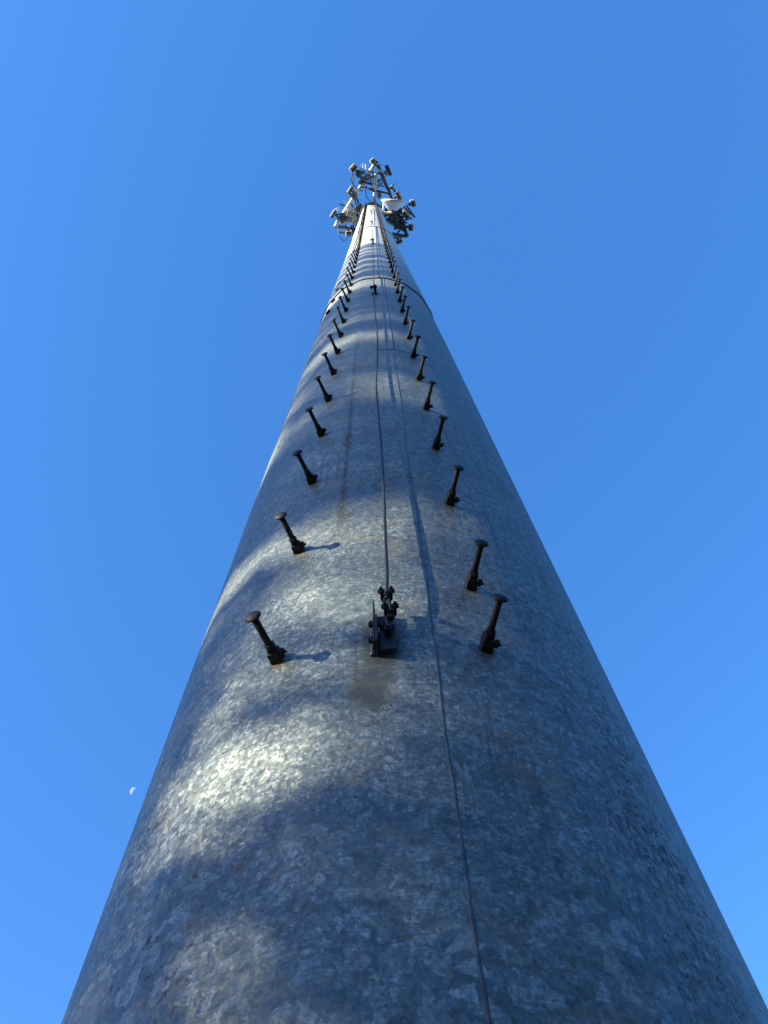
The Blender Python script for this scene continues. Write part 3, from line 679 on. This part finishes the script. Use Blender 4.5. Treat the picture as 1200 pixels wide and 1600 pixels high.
# ------------------------------------------------------------------ trees standing between the pole and the low sun (left, out of the frame)
TU = Vector((-H2.y, H2.x, 0))                        # across the sunlight; the face towards the camera has positive values
TANE = math.tan(SUN_EL)
def lit(z, u):
    """how open the foliage is where its shade would reach the pole (z from eye level, u across the light)"""
    if z > 18.3: return 1.0
    if z > 6.8: z = z + 0.30 * (u - 0.5) * math.sin(z * 1.9)
    if z < 1.0:
        if u > 0.84: return 0.03
        if 0.42 < u < 0.76: return 0.8 if z < 0.82 else 0.4
        return 0.22
    if z < 1.38: return 0.05 if u > 0.40 else 0.22
    if z < 1.72: return 0.25 if u < 0.22 else (0.80 if u < 0.72 else (0.5 if u < 0.86 else 0.35))
    if z < 2.26: return 0.10 if u < 0.32 else (0.34 if u < 0.42 else ((0.8 if 1.85 < z < 2.2 and u > 0.6 else 0.6) if u < 0.88 else 0.45))
    if z < 2.98: return 0.12 if u < 0.50 else (0.5 if u < 0.64 else (1.0 if u < 0.87 else 0.5))
    if z < 4.65: return 0.12
    if z < 5.40: return 0.85 if (u > 0.80 or u < 0.14) else 0.28
    if z < 6.8: return 0.12
    if z < 7.3: return 0.85 if u > 0.3 else 0.55
    if 7.9 < z < 8.2: return 0.55
    if z < 10.6: return 0.10
    if z < 11.7: return 1.0
    for a, b in ((12.45, 12.7), (13.3, 13.55), (14.3, 14.65), (15.3, 15.5), (16.0, 16.2), (16.9, 17.15)):
        if a < z < b: return 0.85
    return 0.12
def leaf_mesh(name, pts, nrm, size, mat, parent, aspect=0.5):
    n = len(pts); pts = np.asarray(pts); a = RNG.normal(size=(n, 3)); a /= np.linalg.norm(a, axis=1)[:, None]
    b = RNG.normal(size=(n, 3)); b -= a * (a * b).sum(1)[:, None]; b /= np.linalg.norm(b, axis=1)[:, None]
    s = (size * RNG.uniform(0.6, 1.4, n))[:, None]
    q = np.stack([pts - a * s, pts + b * s * aspect, pts + a * s, pts - b * s * aspect], 1).reshape(-1, 3)
    if parent is not None: q = q - np.array(wloc(parent))
    me = bpy.data.meshes.new(name); me.vertices.add(4 * n); me.vertices.foreach_set('co', q.astype(np.float32).ravel())
    me.loops.add(4 * n); me.loops.foreach_set('vertex_index', np.arange(4 * n, dtype=np.int32))
    me.polygons.add(n); me.polygons.foreach_set('loop_start', np.arange(0, 4 * n, 4, dtype=np.int32)); me.polygons.foreach_set('loop_total', np.full(n, 4, dtype=np.int32))
    me.update(calc_edges=True); me.materials.append(mat)
    o = bpy.data.objects.new(name, me); col.objects.link(o); o.parent = parent; return o
def tree(label, dist, u0, height, crown0, rmax, kind, nleaf, size, zlo, zhi, masked=True, at=None, fill=0, spread=0.9):
    """dist = metres from the pole towards the sun, u0 = trunk's place across the light; the crown is kept where the photo's dapples allow"""
    base = (AX + H2 * dist + TU * u0) if at is None else Vector(at)
    base.z = 0
    root = tag(empty(kind + '_tree', base), label, 'tree', 'trees around the clearing')
    bm = bmesh.new(); pts = [base + Vector((0.15 * math.sin(k * 0.9), 0.12 * math.cos(k * 0.7), height * k / 10 - 0.2)) for k in range(11)]
    tr = 0.012 * height + 0.05
    tube(bm, pts, [tr * (1 - 0.93 * k / 10) for k in range(11)], 10); build('trunk', bm, BARK, root, True)
    bm = bmesh.new(); nb = int((height - crown0) / (0.42 if kind == 'pine' else 0.30)); P = []
    ends = []
    for k in range(nb * 2):
        h = crown0 + (height - crown0) * (k + random.random()) / (nb * 2) ; a = random.uniform(0, 2 * math.pi)
        f = (h - crown0) / (height - crown0)
        r = rmax * ((1 - f) ** 0.75 if kind == 'pine' else math.sin(math.pi * (0.12 + 0.84 * f)) ** 0.7) * random.uniform(0.75, 1.1) + 0.25
        s = Vector(pts[min(10, int(h / height * 10))]); s.z = h * 0.97
        e = Vector((s.x + r * math.cos(a), s.y + r * math.sin(a), h + (0.10 * r if kind == 'pine' else 0.45 * r)))
        mid = (s + e) / 2 + Vector((0, 0, -0.06 * r)); tube(bm, [s, mid, e], [0.02 + 0.012 * r, 0.014 + 0.006 * r, 0.006], 5)
        ends.append((s, e, r))
    build('branches', bm, BARK, root, True)
    tot = sum(r for _, _, r in ends); out = []
    for s, e, r in ends:
        m_ = max(4, int(nleaf * r / tot)); t = np.sqrt(RNG.uniform(0.03, 1.0, m_)); sp = 0.10 + 0.17 * r * t
        q = np.array(s)[None] * (1 - t)[:, None] + np.array(e)[None] * t[:, None] + RNG.normal(size=(m_, 3)) * np.stack([sp, sp, sp * (0.35 if kind == 'pine' else 0.8)], 1)
        out.append(q)
    n_nat = sum(len(o_) for o_ in out)
    if masked:                                            # extra leaves added between the boughs to shape the shade on the pole
        n_ = fill; uu = RNG.uniform(-1.5, 1.5, n_); z_ = RNG.uniform(zlo, zhi + 0.1, n_)
        hh_ = dist + RNG.normal(size=n_) * spread
        keepf = RNG.random(n_) < np.array([(1 - lit(a, b)) ** 1.6 for a, b in zip(z_, uu)])
        uu, z_, hh_ = uu[keepf], z_[keepf], hh_[keepf]; hp_ = np.sqrt(np.clip(0.8 - uu * uu, 0, 1))
        out.append(np.stack([AX.x + H2.x * hh_ + TU.x * uu, AX.y + H2.y * hh_ + TU.y * uu, z_ + EYE + (hh_ - hp_) * TANE], 1))
    q = np.concatenate(out)
    rel = q - np.array(AX)
    hd = rel[:, 0] * H2.x + rel[:, 1] * H2.y; u = rel[:, 0] * TU.x + rel[:, 1] * TU.y
    inu = np.abs(u) < 1.15
    hp = np.sqrt(np.clip(0.9 - u * u, 0.0, 1)); zc = q[:, 2] - EYE - (hd - hp) * TANE
    keep = np.ones(len(q), bool)
    if masked:
        for i in range(len(q)):
            if inu[i]:
                if zc[i] < zlo or zc[i] > zhi: keep[i] = zc[i] < -0.3 and zlo < 0
                else: keep[i] = i >= n_nat or (lit(zc[i], u[i]) < 0.3 and RNG.random() > 0.75)
    leaf_mesh('crown', q[keep], None, size, NEEDLE if kind == 'pine' else LEAF, root, 0.42 if kind == 'pine' else 0.55)
tree('tall dark pine far left of the tower, its top shading the upper pole', 38, 2.9, 30.5, 11.0, 5.2, 'pine', 60000, 0.13, 3.05, 18.3, fill=16000)
tree('second tall pine far left of the tower, beside the first', 40, -3.4, 30.0, 10.5, 5.4, 'pine', 52000, 0.13, 3.05, 18.3)
tree('broad leafed tree left of the tower, nearer to it than the pines', 21, 2.3, 11.5, 4.2, 3.6, 'maple', 26000, 0.09, -1.5, 2.85, fill=11000, spread=0.8)
tree('unseen bushy broad leafed tree added behind the camera for the pole reflections', 0, 0, 9.5, 2.2, 4.0, 'maple', 9000, 0.20, 0, 0, False, (13, -15, 0))  # out of view, added to darken what the metal reflects
tree('unseen pine added on the right side for the pole reflections', 0, 0, 13, 3.0, 3.2, 'pine', 9000, 0.20, 0, 0, False, (22, 4, 0))  # likewise added out of view for the reflections

# unseen wood added all round to block horizon glow, lower towards the sun
nW = 90000
ang = RNG.uniform(0, 2 * math.pi, nW); dist = 40 + 26 * RNG.random(nW)
dx, dy = np.sin(ang) * dist, -np.cos(ang) * dist
lump = 0.5 + 0.28 * np.sin(ang * 11 + dist * 0.31) + 0.22 * np.sin(ang * 29 + 1.3 + dist * 0.5)
away = np.abs((ang - (2 * math.pi - SUN_AZ) + math.pi) % (2 * math.pi) - math.pi)      # angle from the sun's bearing
base_h = 7.0 + 13.0 * np.clip((away - 0.45) / 0.5, 0, 1)
hh = base_h * (0.72 + 0.35 * lump) * (1 - 0.35 * np.clip((46 - dist) / 6, 0, 1))
zz = hh * RNG.random(nW) ** 0.8
woodp = np.stack([dx + AX.x, dy + AX.y, zz], 1)
w = leaf_mesh('added_wood', woodp, None, 0.75, NEEDLE, None, 0.6)
tag(w, kind='stuff')
